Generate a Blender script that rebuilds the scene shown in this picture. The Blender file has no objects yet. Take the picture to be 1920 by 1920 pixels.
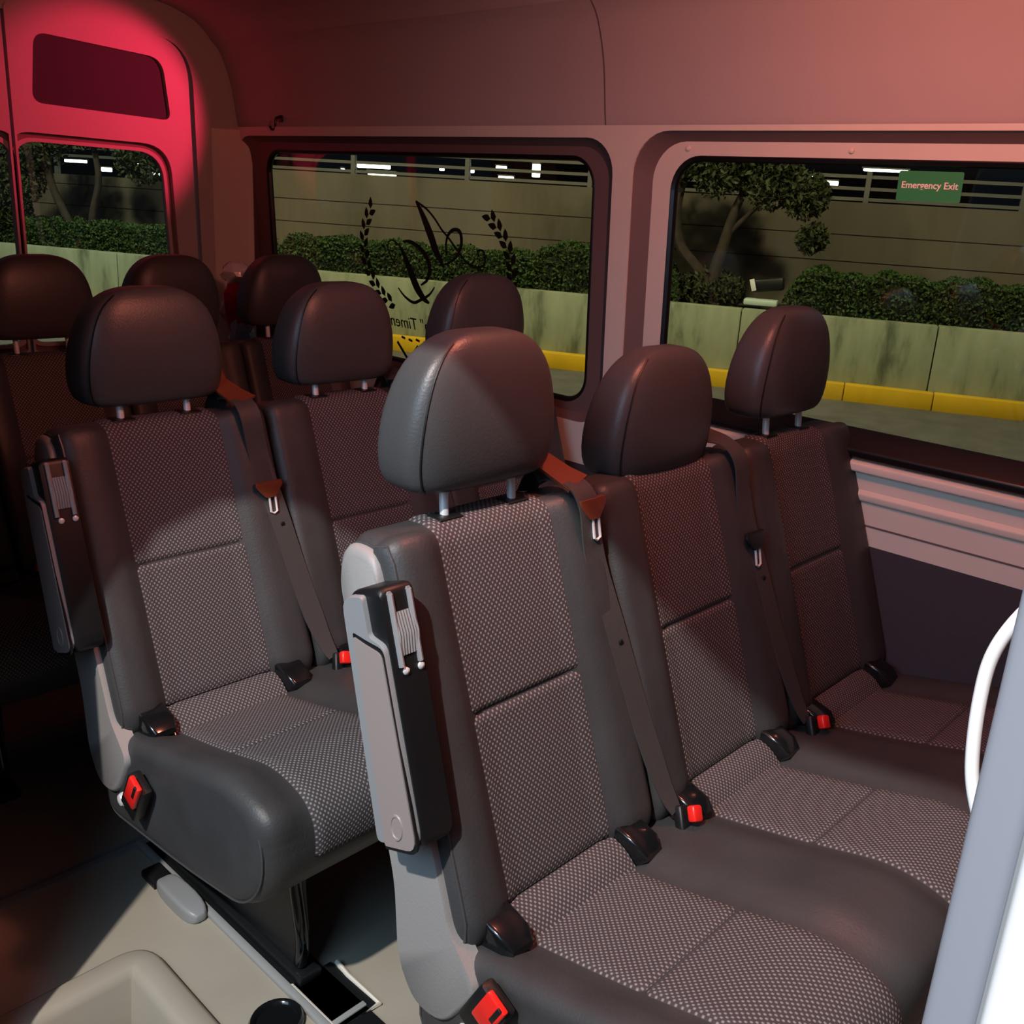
import bpy, math, random
from mathutils import Vector, Matrix
random.seed(7)
C = bpy.context.scene.collection
SC = bpy.context.scene
PI = math.pi
# ------------------------------------------------------------------ camera
cam_d = bpy.data.cameras.new('camera'); cam = bpy.data.objects.new('camera', cam_d); C.objects.link(cam)
cam_d.sensor_width = 36; cam_d.lens = 34.5; cam_d.clip_start = .02
R = Matrix(((0.68947223, 0.18246254, -0.70095325), (-0.72198794, 0.2505929, -0.64493148), (0.05797807, 0.95074214, 0.3045126)))
cam.matrix_world = Matrix.Translation((0, 0, 1.42)) @ R.to_4x4()
SC.camera = cam
SC.view_settings.view_transform = 'Standard'; SC.view_settings.look = 'None'
SC.view_settings.gamma = 1; SC.view_settings.use_curve_mapping = False
SC.view_settings.exposure = 0.0
# ------------------------------------------------------------------ world: dim night sky
W = bpy.data.worlds.new('night'); SC.world = W; W.use_nodes = True
W.node_tree.nodes['Background'].inputs[0].default_value = (.30, .38, .55, 1)
W.node_tree.nodes['Background'].inputs[1].default_value = .10
def aim(o, tgt):
    o.rotation_euler = (Vector(tgt) - o.location).to_track_quat('-Z', 'Y').to_euler()
def light(name, typ, loc, tgt, col, power, size=.1, spot=None, blend=.3, **k):
    d = bpy.data.lights.new(name, typ); o = bpy.data.objects.new(name, d); C.objects.link(o)
    o.location = loc; d.color = col; d.energy = power
    if typ == 'AREA': d.size = size
    else: d.shadow_soft_size = size
    if spot: d.spot_size = math.radians(spot); d.spot_blend = blend
    aim(o, tgt)
    return o
# car-park lamp shining in through the open side door
light('door_side_lamp', 'SPOT', (-1.6, .05, 3.8), (.95, 1.1, .4), (1.0, .92, .84), 780, .04, 62, .4)
# soft bluish night fill through the doorway
light('doorway_glow', 'AREA', (-.9, .7, 1.9), (1.2, 1.9, .8), (.45, .72, 1.0), 24, 1.2)
# red saloon lamp in the roof lining; rear spot added to redden the door
light('front_red_lamp', 'POINT', (1.15, .66, 1.87), (1.2, .7, 0), (1.0, .27, .18), 21, .06)
light('rear_red_spot', 'SPOT', (1.90, 2.66, 1.76), (1.56, 3.32, 1.60), (1.0, .03, .10), 27, .02, 56, .5)
# street lights over the planter
for i, (s, e) in enumerate(((1.0, 1200), (7.0, 1400), (13.0, 1500))):
    light('street_lamp', 'SPOT', (11.85 - .424 * s - .906 * 3.4, 3.2 + .906 * s - .424 * 3.4, 5.2),
          (11.85 - .424 * s + 1.0, 3.2 + .906 * s + .4, .2), (1.0, .90, .62), e, .25, 125, .8)

# ------------------------------------------------------------------ helpers
def tag(o, label=None, cat=None, group=None, kind=None):
    if label: o['label'] = label
    if cat: o['category'] = cat
    if group: o['group'] = group
    if kind: o['kind'] = kind
    return o
def empty(name, loc=(0, 0, 0), rz=0):
    o = bpy.data.objects.new(name, None); C.objects.link(o); o.location = loc; o.rotation_euler = (0, 0, rz)
    o.empty_display_size = .05
    return o
class MB:
    def __init__(s): s.v = []; s.f = []; s.uv = {}
    def add(s, vs, fs):
        n = len(s.v); s.v += [tuple(v) for v in vs]; s.f += [tuple(i + n for i in f) for f in fs]; return s
    def box(s, c, d, rot=None, bev=0):
        x, y, z = [a / 2 for a in d]
        if bev > 0:
            b = min(bev, x * .98, y * .98, z * .98)
            rings = []
            for zz, ins in ((-z, b), (-z + b * .3, b * .3), (-z + b, 0), (z - b, 0), (z - b * .3, b * .3), (z, b)):
                rings.append([(px, py, zz) for px, py in rrect(x - ins, y - ins, max(b - ins, .0004) if ins < b else .0004 + b * .5, 3)])
            m = MB().loft(rings)
            vs = m.v; fs = m.f
        else:
            vs = [(i * x, j * y, k * z) for i in (-1, 1) for j in (-1, 1) for k in (-1, 1)]
            fs = [(0, 1, 3, 2), (4, 6, 7, 5), (0, 4, 5, 1), (2, 3, 7, 6), (0, 2, 6, 4), (1, 5, 7, 3)]
        M = rot.to_matrix() if rot is not None and hasattr(rot, 'to_matrix') else (rot or Matrix.Identity(3))
        return s.add([tuple(M @ Vector(v) + Vector(c)) for v in vs], fs)
    def loft(s, rings, closed=True, cap=True):
        n = len(rings[0]); vs = [p for r in rings for p in r]; fs = []
        for i in range(len(rings) - 1):
            for j in range(n if closed else n - 1):
                k = (j + 1) % n
                fs.append((i * n + j, i * n + k, (i + 1) * n + k, (i + 1) * n + j))
        if cap and closed:
            fs.append(tuple(range(n))[::-1]); fs.append(tuple((len(rings) - 1) * n + j for j in range(n)))
        return s.add(vs, fs)
    def tube(s, pts, r, n=10, closed=False, cap=True):
        P = [Vector(p) for p in pts]; rs = r if isinstance(r, (list, tuple)) else [r] * len(P)
        rings = []; up = Vector((0, 0, 1)); last = None
        for i, p in enumerate(P):
            a = P[(i - 1) % len(P)] if (closed or i > 0) else p; b = P[(i + 1) % len(P)] if (closed or i < len(P) - 1) else p
            t = (b - a).normalized()
            if last is None:
                u = t.cross(Vector((0, 0, 1)) if abs(t.z) < .9 else Vector((1, 0, 0))).normalized()
            else:
                u = (last - t * last.dot(t)).normalized()
            last = u; w = t.cross(u)
            rings.append([tuple(p + (u * math.cos(2 * PI * k / n) + w * math.sin(2 * PI * k / n)) * rs[i]) for k in range(n)])
        if closed: rings.append(rings[0])
        return s.loft(rings, cap=cap and not closed)
    def ribbon(s, pts, w, t, nrm):
        """flat strap: pts path, w width(s), t thickness, nrm(i)->normal"""
        P = [Vector(p) for p in pts]; rings = []
        for i, p in enumerate(P):
            a = P[max(i - 1, 0)]; b = P[min(i + 1, len(P) - 1)]; d = (b - a).normalized()
            N = Vector(nrm(i) if callable(nrm) else nrm); side = d.cross(N).normalized(); N = side.cross(d).normalized()
            ww = (w[i] if isinstance(w, (list, tuple)) else w) / 2
            rings.append([tuple(p + side * ww * a_ + N * t / 2 * b_) for a_, b_ in ((-1, -1), (1, -1), (1, 1), (-1, 1))])
        return s.loft(rings)
    def build(s, name, mat, parent=None, smooth=True, angle=40, sub=0, bevel=0):
        me = bpy.data.meshes.new(name); me.from_pydata(s.v, [], s.f); me.validate()
        if s.uv_list: 
            ul = me.uv_layers.new(name='UVMap')
            for l in me.loops: ul.data[l.index].uv = s.uv_list[l.vertex_index]
        return finish(name, me, mat, parent, smooth, angle, sub, bevel)
    uv_list = None
def finish(name, me, mat, parent=None, smooth=True, angle=40, sub=0, bevel=0):
    import bmesh
    bm = bmesh.new(); bm.from_mesh(me); bmesh.ops.recalc_face_normals(bm, faces=bm.faces)
    if smooth:
        for f in bm.faces: f.smooth = True
        for e in bm.edges:
            if len(e.link_faces) == 2 and e.calc_face_angle(0) > math.radians(angle): e.smooth = False
    bm.to_mesh(me); bm.free()
    o = bpy.data.objects.new(name, me); C.objects.link(o)
    if mat: me.materials.append(mat)
    if parent: o.parent = parent
    if bevel:
        m = o.modifiers.new('bevel', 'BEVEL'); m.width = bevel; m.segments = 2; m.limit_method = 'ANGLE'
    if sub:
        m = o.modifiers.new('sub', 'SUBSURF'); m.levels = sub; m.render_levels = sub
    return o
def rrect(hx, hy, r, n=5, cx=0, cy=0):
    r = min(r, hx * .999, hy * .999); out = []
    for qx, qy, a0 in ((1, 1, 0), (-1, 1, 90), (-1, -1, 180), (1, -1, 270)):
        for k in range(n + 1):
            a = math.radians(a0 + 90 * k / n); out.append((cx + qx * (hx - r) + r * math.cos(a), cy + qy * (hy - r) + r * math.sin(a)))
    return out
def rbox(x0, x1, y0, y1, r, n=6): return rrect((x1 - x0) / 2, (y1 - y0) / 2, r, n, (x0 + x1) / 2, (y0 + y1) / 2)
def round_poly(pts, radii, n=5):
    out = []; m = len(pts)
    for i in range(m):
        p = Vector(pts[i]); a = Vector(pts[i - 1]); b = Vector(pts[(i + 1) % m])
        da = (a - p); db = (b - p); r = radii[i] if isinstance(radii, (list, tuple)) else radii
        d = min(r, da.length * .48, db.length * .48)
        p0 = p + da.normalized() * d; p1 = p + db.normalized() * d
        for k in range(n + 1):
            t = k / n; out.append(tuple(p0 * (1 - t) ** 2 + p * 2 * t * (1 - t) + p1 * t * t))
    return out
def resample(poly, N, closed=True):
    P = [Vector(p) for p in poly] + ([Vector(poly[0])] if closed else [])
    L = [0]
    for a, b in zip(P, P[1:]): L.append(L[-1] + (b - a).length)
    out = []; j = 0; M = N if closed else N - 1
    for k in range(N):
        t = L[-1] * k / M
        while j < len(L) - 2 and L[j + 1] < t: j += 1
        s = (t - L[j]) / max(L[j + 1] - L[j], 1e-9); out.append(P[j].lerp(P[j + 1], min(max(s, 0), 1)))
    return out
def smooth_path(pts, n=6):
    P = [Vector(p) for p in pts]; out = []
    for i in range(len(P) - 1):
        p0 = P[max(i - 1, 0)]; p1 = P[i]; p2 = P[i + 1]; p3 = P[min(i + 2, len(P) - 1)]
        for k in range(n):
            t = k / n
            out.append(.5 * ((2 * p1) + (p2 - p0) * t + (2 * p0 - 5 * p1 + 4 * p2 - p3) * t * t + (3 * p1 - p0 - 3 * p2 + p3) * t ** 3))
    out.append(P[-1]); return out
def plate(name, outline, holes, t, fn, mat, parent=None, angle=40):
    """flat sheet with holes: outline/holes in (a,b), thickness c 0..t, fn maps (a,b,c)->world"""
    cu = bpy.data.curves.new('tmp', 'CURVE'); cu.dimensions = '2D'; cu.fill_mode = 'BOTH'; cu.extrude = t / 2
    for ring in [outline] + list(holes):
        sp = cu.splines.new('POLY'); sp.points.add(len(ring) - 1); sp.use_cyclic_u = True
        for q, p in zip(sp.points, ring): q.co = (p[0], p[1], 0, 1)
    to = bpy.data.objects.new('tmp', cu); C.objects.link(to)
    dg = bpy.context.evaluated_depsgraph_get()
    me = bpy.data.meshes.new_from_object(to.evaluated_get(dg)); me.name = name
    bpy.data.objects.remove(to); bpy.data.curves.remove(cu)
    for v in me.vertices: v.co = fn(v.co.x, v.co.y, v.co.z + t / 2)
    import bmesh
    bm = bmesh.new(); bm.from_mesh(me); bmesh.ops.remove_doubles(bm, verts=bm.verts, dist=1e-5); bm.to_mesh(me); bm.free()
    me.materials.clear()
    return finish(name, me, mat, parent, True, angle)
def sstep(a, b, x):
    t = min(max((x - a) / (b - a), 0), 1); return t * t * (3 - 2 * t)

# ------------------------------------------------------------------ materials
def mat(name, col, rough=.5, metal=0, noise=0, nscale=20, bump=0, bscale=200, spec=.5, coat=0, col2=None, emit=None, estr=0, alpha=None):
    m = bpy.data.materials.new(name); m.use_nodes = True; nt = m.node_tree; b = nt.nodes['Principled BSDF']
    b.inputs['Base Color'].default_value = (*col, 1); b.inputs['Roughness'].default_value = rough; b.inputs['Metallic'].default_value = metal
    b.inputs['Specular IOR Level'].default_value = spec; b.inputs['Coat Weight'].default_value = coat
    tc = nt.nodes.new('ShaderNodeTexCoord')
    if noise or col2:
        n = nt.nodes.new('ShaderNodeTexNoise'); n.inputs['Scale'].default_value = nscale; n.inputs['Detail'].default_value = 6
        nt.links.new(tc.outputs['Object'], n.inputs['Vector'])
        r = nt.nodes.new('ShaderNodeValToRGB'); r.color_ramp.elements[0].position = .3; r.color_ramp.elements[1].position = .7
        c2 = col2 or tuple(max(c * (1 - noise), 0) for c in col)
        r.color_ramp.elements[0].color = (*c2, 1); r.color_ramp.elements[1].color = (*col, 1)
        nt.links.new(n.outputs['Fac'], r.inputs['Fac']); nt.links.new(r.outputs['Color'], b.inputs['Base Color'])
    if bump:
        n2 = nt.nodes.new('ShaderNodeTexNoise'); n2.inputs['Scale'].default_value = bscale; n2.inputs['Detail'].default_value = 4
        nt.links.new(tc.outputs['Object'], n2.inputs['Vector'])
        bp = nt.nodes.new('ShaderNodeBump'); bp.inputs['Strength'].default_value = bump; bp.inputs['Distance'].default_value = .002
        nt.links.new(n2.outputs['Fac'], bp.inputs['Height']); nt.links.new(bp.outputs['Normal'], b.inputs['Normal'])
    if emit: b.inputs['Emission Color'].default_value = (*emit, 1); b.inputs['Emission Strength'].default_value = estr
    return m
def fabric_mat():
    m = bpy.data.materials.new('dotted_fabric'); m.use_nodes = True; nt = m.node_tree; b = nt.nodes['Principled BSDF']
    b.inputs['Roughness'].default_value = .75; b.inputs['Specular IOR Level'].default_value = .3
    uv = nt.nodes.new('ShaderNodeUVMap'); sep = nt.nodes.new('ShaderNodeSeparateXYZ'); nt.links.new(uv.outputs['UV'], sep.inputs[0])
    def math_(op, a, b_=None):
        n = nt.nodes.new('ShaderNodeMath'); n.operation = op
        for i, x in enumerate((a, b_)):
            if x is None: continue
            if isinstance(x, (int, float)): n.inputs[i].default_value = x
            else: nt.links.new(x, n.inputs[i])
        return n.outputs[0]
    # staggered rows of small woven cells: light ridges around dark pits
    ku = 2 * PI / .0088; kv = 2 * PI / .0096
    su = math_('MULTIPLY', sep.outputs[0], ku / 1); sv = math_('MULTIPLY', sep.outputs[1], kv / 1)
    cu = math_('COSINE', su); cv = math_('COSINE', sv)
    su2 = math_('COSINE', math_('ADD', su, PI)); sv2 = math_('COSINE', math_('ADD', sv, PI))
    p1 = math_('MULTIPLY', math_('MAXIMUM', cu, 0), math_('MAXIMUM', cv, 0))
    p2 = math_('MULTIPLY', math_('MAXIMUM', su2, 0), math_('MAXIMUM', sv2, 0))
    h = math_('MAXIMUM', p1, p2)
    r = nt.nodes.new('ShaderNodeValToRGB'); e = r.color_ramp.elements
    e[0].position = .05; e[0].color = (.050, .046, .050, 1); e[1].position = .8; e[1].color = (.26, .235, .24, 1)
    nt.links.new(h, r.inputs['Fac']); nt.links.new(r.outputs['Color'], b.inputs['Base Color'])
    bp = nt.nodes.new('ShaderNodeBump'); bp.inputs['Strength'].default_value = .5; bp.inputs['Distance'].default_value = .0012
    nt.links.new(h, bp.inputs['Height']); nt.links.new(bp.outputs['Normal'], b.inputs['Normal'])
    return m
def glass_mat(name, tint, refl=1.0):
    m = bpy.data.materials.new(name); m.use_nodes = True; nt = m.node_tree; nt.nodes.clear()
    out = nt.nodes.new('ShaderNodeOutputMaterial'); tr = nt.nodes.new('ShaderNodeBsdfTransparent'); gl = nt.nodes.new('ShaderNodeBsdfGlossy')
    tr.inputs[0].default_value = (*tint, 1); gl.inputs['Roughness'].default_value = .0; gl.inputs[0].default_value = (refl, refl, refl, 1)
    fr = nt.nodes.new('ShaderNodeFresnel'); geo = nt.nodes.new('ShaderNodeNewGeometry'); mr = nt.nodes.new('ShaderNodeMapRange'); mr.inputs[3].default_value = 1.5; mr.inputs[4].default_value = 1 / 1.5
    nt.links.new(geo.outputs['Backfacing'], mr.inputs[0]); nt.links.new(mr.outputs[0], fr.inputs['IOR']); mx = nt.nodes.new('ShaderNodeMixShader')
    nt.links.new(fr.outputs[0], mx.inputs[0]); nt.links.new(tr.outputs[0], mx.inputs[1]); nt.links.new(gl.outputs[0], mx.inputs[2]); nt.links.new(mx.outputs[0], out.inputs[0])
    return m
M_leather = mat('charcoal_leather', (.050, .051, .054), .50, bump=.25, bscale=260, noise=.25, nscale=9)
M_hr = mat('headrest_leather', (.060, .060, .062), .40, bump=.2, bscale=300)
M_fabric = fabric_mat()
M_shell = mat('seat_shell_plastic', (.30, .29, .285), .5, bump=.2, bscale=300)
M_black = mat('black_plastic', (.006, .007, .008), .45, bump=.1, bscale=200)
M_gloss = mat('black_gloss', (.006, .007, .008), .12)
M_chrome = mat('chrome', (.95, .95, .95), .38, .35)
M_steel = mat('brushed_steel', (.45, .45, .46), .35, 1)
M_red = mat('red_button', (.85, .02, .015), .3)
M_belt = mat('belt_webbing', (.055, .055, .055), .55, bump=.4, bscale=500)
M_guide = mat('brown_guide_plastic', (.16, .045, .02), .35)
M_lining = mat('roof_lining', (.50, .44, .43), .75, noise=.06, nscale=3, bump=.1, bscale=150)
M_liningd = mat('window_reveal_plastic', (.16, .11, .105), .6)
M_panel = mat('beige_side_panel', (.76, .72, .63), .55, noise=.05, nscale=6)
M_dark = mat('dark_grey_carpet', (.045, .045, .055), .9, bump=.5, bscale=250)
M_floor = mat('beige_vinyl_floor', (.36, .325, .265), .75, noise=.12, nscale=5, bump=.1, bscale=120)
M_rubber = mat('black_rubber', (.008, .008, .009), .3)
M_arm_light = mat('light_grey_plastic', (.26, .27, .28), .4)
M_arm_inlay = mat('taupe_inlay', (.30, .25, .24), .45)
M_white = mat('white_paint', (.85, .85, .85), .3)
M_post = mat('grey_post_plastic', (.26, .27, .31), .35)
M_glass = glass_mat('tinted_glass', (.80, .80, .74))
M_glass_clear = glass_mat('rear_glass', (.78, .84, .84))
M_rail_light = mat('grey_rail_edge', (.30, .31, .31), .4)

# ------------------------------------------------------------------ the van body (x across, y to the rear, z up; floor z = 0)
def gx(z): return 2.10 - .06 * (z - .9)
def struct(o, label=None):
    o['kind'] = 'structure'
    if label: o['label'] = label
    return o
struct(plate('floor', [(.34, -.9), (2.12, -.9), (2.12, 3.36), (.34, 3.36)], [round_poly([(.30 + .05, -.5), (.645, -.5), (.66, 1.505), (.35, 1.505)], [.01, .01, .05, .01])], .03,
             lambda a, b, c: (a, b, c - .03), M_floor), 'beige vinyl floor of the van')
# cross strip on the floor
o = MB().box((.95, 1.822, .004), (1.2, .016, .008)).box((.95, 1.845, .003), (1.2, .010, .006)).build('trim_1', M_arm_light); struct(o, 'thin metal strip across the van floor')
# dark floor mat beyond the strip
# moulded entry step in the doorway: raised rim and sunken tray
st = empty('step_tray', (.5, 1.0, 0)); tag(st, 'beige moulded plastic entry step tray with a rounded raised rim', 'step')
def stl(p): return (p[0] - .5, p[1] - 1.0, p[2])
rim_o = round_poly([(.35, -.5), (.675, -.5), (.695, 1.53), (.35, 1.53)], [.02, .02, .07, .02], 8)
def inset(poly, d):
    c = []
    n = len(poly)
    for i in range(n):
        a = Vector(poly[i - 1]); b = Vector(poly[(i + 1) % n]); t = (b - a).normalized() if (b - a).length > 1e-9 else Vector((1, 0)); nn = Vector((-t.y, t.x))
        p = Vector(poly[i]) + nn * d; c.append((p.x, p.y))
    return c
rings = [[stl((x, y, z)) for x, y in inset(rim_o, d)] for d, z in ((0, .0), (.003, .012), (.012, .018), (.045, .018), (.055, .014), (.062, .0), (.075, -.09), (.085, -.185), (.10, -.20))]
rings.append([tuple(sum((Vector(p) for p in rings[-1]), Vector()) / len(rings[-1]))] * len(rings[-1]))
MB().loft(rings, cap=False).build('rim', M_floor, st, angle=50)

# side wall (far side) with two window openings
WL = lambda a, b, c: (gx(b) - .065 + c, a, b)
W1r = rbox(1.575, 3.27, .850, 1.572, .085, 8); W2r = rbox(-.32, 1.515, .925, 1.588, .10, 8)
struct(plate('wall_left', [(-.9, .735), (3.33, .735), (3.33, 1.60), (-.9, 1.60)], [W1r, W2r], .012, WL, M_panel), 'pinkish beige side wall panel around the two windows')
W1f = rbox(1.608, 3.215, .870, 1.553, .085, 8); W2f = rbox(-.28, 1.475, .935, 1.567, .09, 8)
W1g = rbox(1.655, 3.13, .895, 1.53, .075, 8); W2g = rbox(-.24, 1.42, .965, 1.535, .075, 8)
def sleeve(name, A, B, ca, cb, m, par=None):
    return MB().loft([[WL(a, b, ca) for a, b in A], [WL(a, b, (ca * .4 + cb * .6)) for a, b in [((p[0] + q[0]) / 2, (p[1] + q[1]) / 2) for p, q in zip(A, B)]], [WL(a, b, cb) for a, b in B]], cap=False).build(name, m, par)
for i, (Ar, Af, Ag, col) in enumerate(((W1r, W1f, W1g, M_liningd), (W2r, W2f, W2g, M_panel))):
    w = empty('window_%d' % (i + 1), WL((1.685 + 3.155) / 2 if i == 0 else .6, 1.2, 0)); w['kind'] = 'structure'
    w['label'] = ['rear side window of the van with rounded black rubber edge', 'front side window of the van with a light inner frame'][i]
    off = Vector(w.location)
    def loc(o, off=off, w=w):
        for v in o.data.vertices: v.co -= off
        o.parent = w; return o
    loc(sleeve('window_reveal', Ar, Af, .004, .030, M_liningd if i == 0 else M_liningd))
    loc(plate('window_frame', Af, [Ag], .010, lambda a, b, c: WL(a, b, c + .030), col))
    loc(MB().tube([WL(a, b, .040) for a, b in Ag], .011, 8, closed=True).build('window_seal', M_rubber))
    loc(plate('window_pane', Ag, [], .004, lambda a, b, c: WL(a, b, c + .046), M_glass))
    if i == 1:
        for yy in (1.38, .98, .56):
            loc(MB().loft([[WL(yy + math.cos(a * PI / 6) * r, 1.552 + math.sin(a * PI / 6) * r, c) for a in range(12)] for r, c in ((.007, .030), (.006, .026), (.003, .024))]).build('frame_screw', M_panel))
# black sill rubber under the front window, ledge and ribs on the panel
struct(MB().loft([[WL(y, b, c) for b, c in round_poly([(.925, .02), (.925, -.012), (.945, -.02), (.985, .028), (.985, .04)], .006, 3)] for y in (-.9, 1.0, 1.50)]).build('trim_2', M_rubber), 'glossy black rubber sill under the front side window')
struct(MB().loft([[WL(y, b, c) for b, c in round_poly([(.895, .0), (.900, -.018), (.918, -.018), (.926, .0)], .004, 3)] for y in (-.9, 1.52)]).build('trim_3', M_panel), 'pale ledge along the beige wall panel')
struct(MB().loft([[WL(y, b, c) for b, c in round_poly([(.828, .004), (.836, -.007), (.850, -.009), (.862, .004)], .003, 3)] for y in (-.9, 1.52)]).build('trim_4', M_panel), 'raised rib along the beige wall panel')
struct(MB().loft([[WL(y, b, c) for b, c in ((.778, .002), (.778, -.0012), (.782, -.0012), (.782, .002))] for y in (-.9, 1.52)]).build('trim_5', M_liningd), 'dark groove line along the beige wall panel')
struct(plate('wall_left_lower', [(-.9, -.02), (3.33, -.02), (3.33, .737), (-.9, .737)], [], .03, lambda a, b, c: (2.045 + c, a, b), M_dark), 'dark grey lower side wall')
# headliner and ceiling
prof = [(2.052, 1.595), (2.030, 1.597), (2.020, 1.63), (2.000, 1.74), (1.965, 1.83), (1.93, 1.87)]
prof2 = [(1.93, 1.868), (1.90, 1.90), (1.84, 1.935), (1.70, 1.965), (1.30, 1.985), (.80, 1.975), (.55, 1.95), (.42, 1.90), (.36, 1.84), (.345, 1.80)]
def shell(pr, y0, y1, t=.012, ny=12):
    m = MB(); rings = []
    for k in range(ny + 1):
        y = y0 + (y1 - y0) * k / ny; q = 0 if k < ny - 1 else 0
        rings.append([(x, y, z) for x, z in pr] + [(x + t * .5, y, z + t) for x, z in reversed(pr)])
    return m.loft(rings)
sp = [tuple(v) for v in smooth_path([(a, b) for a, b in prof], 4)]
struct(shell(sp, -.9, 3.33).build('wall_left_upper', M_lining), 'reddish lit roof lining above the side windows')
sp2 = [tuple(v) for v in smooth_path([(a, b) for a, b in prof2], 4)]
struct(shell(sp2, -.9, 3.33).build('ceiling', M_lining), 'roof lining of the van')
struct(MB().loft([[(x - .0015, y, z) for x, z in sp] + [(x + .003, y, z) for x, z in reversed(sp)] for y in (1.628, 1.631)]).build('trim_6', M_liningd), 'vertical joint in the roof lining')
# dark gap between lining and wall
struct(MB().box((2.040, 1.2, 1.5925), (.012, 4.2, .008)).build('trim_7', M_rubber), 'dark gap under the roof lining')
# unseen near side wall, its door corner shaped to shade the middle bench
struct(plate('wall_right', [(1.40, -.02), (3.33, -.02), (3.33, 1.86), (.0, 1.86), (.0, 1.81), (.80, 1.805), (1.0, 1.775), (1.16, 1.69), (1.27, 1.56), (1.34, 1.38), (1.385, 1.1)], [], .03, lambda a, b, c: (.345 - c, a, b), M_dark), 'dark side wall behind the sliding door opening')
struct(plate('wall_front', [(.36, .0), (2.05, .0), (2.05, 1.9), (1.9, 1.97), (.5, 1.97), (.36, 1.85)], [], .03, lambda a, b, c: (a, -.92 + c, b), M_dark), 'unseen dark partition added to close off the front')  # unseen panel added to keep sky light from entering at the front
struct(plate('wall_front_side', [(-.92, -.02), (-.02, -.02), (-.02, 1.86), (-.92, 1.86)], [], .03, lambda a, b, c: (.345 - c, a, b), M_dark), 'side wall ahead of the doorway')
# rear wall with door opening
struct(plate('wall_rear', [(.34, 0), (2.06, 0), (2.055, 1.62), (2.0, 1.86), (1.9, 1.95), (1.7, 2.0), (1.3, 2.02), (.8, 2.0), (.42, 1.95), (.34, 1.8)], [round_poly([(.62, .08), (1.885, .08), (1.855, 1.86), (.65, 1.86)], [.03, .03, .15, .15], 8)], .035, lambda a, b, c: (a, 3.30 + c, b), M_lining), 'rear wall of the van around the doors')
# curved rear pillar trim
struct(MB().loft([[(x, y, z) for x, y in round_poly([(2.05, 3.31), (2.035, 3.20), (1.96, 3.27), (1.90, 3.315)], [.005, .04, .04, .005], 4)] for z in (0, .8, 1.3, 1.59)]).build('trim_8', M_panel), 'grey rear corner pillar trim')
door_out = round_poly([(1.255, .09), (1.870, .09), (1.835, 1.855), (1.255, 1.88)], [.03, .03, .13, .02], 9)
door_win = round_poly([(1.235 + .02, .88), (1.765, .88), (1.735, 1.495), (1.235 + .02, 1.50)], [.06, .06, .09, .07], 8)
def sc_poly(poly, cx, cy, kx, ky): return [((x - cx) * kx + cx, (y - cy) * ky + cy) for x, y in poly]
for side, mx in ((1, lambda x: x), (2, lambda x: 2.50 - x)):
    d = empty('door_%d' % side, (mx(1.55), 3.31, .09)); d['kind'] = 'structure'
    d['label'] = ['rear door with dark upper recess panel and window', 'second rear door on the near side'][side - 1]
    off = Vector(d.location)
    def pl(name, outl, holes, t, y0, m, d=d, off=off, mx=mx):
        o = plate(name, outl, holes, t, lambda a, b, c: (mx(a), y0 - c, b), m)
        for v in o.data.vertices: v.co -= off
        o.parent = d; return o
    big = sc_poly(door_win, 1.5, 1.19, 1.10, 1.085)
    big = [(max(x, 1.262), y) for x, y in big]
    up = round_poly([(1.315, 1.612), (1.768, 1.60), (1.745, 1.79), (1.335, 1.812)], [.035, .03, .05, .04], 7)
    pl('door_panel', door_out, [big, up], .03, 3.325, M_lining)
    pl('upper_recess', sc_poly(up, 1.54, 1.7, 1.03, 1.05), [], .005, 3.318, M_dark)
    pl('window_surround', sc_poly(big, 1.5, 1.19, 1.01, 1.01), [sc_poly(door_win, 1.5, 1.19, 1.04, 1.03)], .008, 3.322, M_liningd)
    pl('window_lip', sc_poly(door_win, 1.5, 1.19, 1.045, 1.035), [door_win], .02, 3.328, M_lining)
    g = pl('window_pane', sc_poly(door_win, 1.5, 1.19, 1.01, 1.01), [], .004, 3.322, M_glass_clear)
# front post of the doorway, right beside the camera
po = []
def post_ring(z): return [(x, y, z) for x, y in round_poly([(.36, .087), (.36, .068), (.352, .064), (.36, .058), (.36, .045), (.42, .0), (.48, .0), (.48, .06), (.44, .087)], [.006, .004, .003, .003, .004, .01, .01, .01, .015], 4)]
struct(MB().loft([post_ring(z) for z in (-.3, .5, 1.0, 1.5, 1.86)]).build('trim_9', M_post), 'grey rubber lined door post at the right')
struct(MB().tube([(.352, .0635, z) for z in (-.3, .6, 1.86)], .0022, 8).build('trim_10', M_arm_light), 'thin pale seal line on the door post')
struct(MB().loft([[(x, y, z) for x, y in round_poly([(.325, .0605), (.325, -.03), (.35, -.03), (.352, .0605)], [.008, .004, .004, .004], 4)] for z in (-.3, .6, 1.86)]).build('trim_11', M_white), 'white painted door edge')
# white grab handle behind the post
gh = MB().tube(smooth_path([(.5,.105,1.262),(.5,.119,1.236),(.5,.126,1.214),(.5,.127,1.19),(.5,.125,1.162),(.5,.121,1.141),(.5,.112,1.118)], 6), .0036, 10).build('grab_handle', M_white)
tag(gh, 'bright white curved grab handle behind the grey door post', 'handle')

# ------------------------------------------------------------------ coat hook
hk = empty('coat_hook', (2.018, 3.02, 1.628)); tag(hk, 'small dark coat hook on the roof lining above the rear side window', 'hook')
MB().box((0, 0, 0), (.006, .022, .022), bev=.003).build('base', M_rubber, hk)
MB().tube(smooth_path([(-.002, 0, .004), (-.018, 0, 0), (-.022, 0, -.018), (-.022, .004, -.034), (-.026, .016, -.036), (-.03, .020, -.026)], 5), .004, 8).build('hook', M_rubber, hk)

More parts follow.
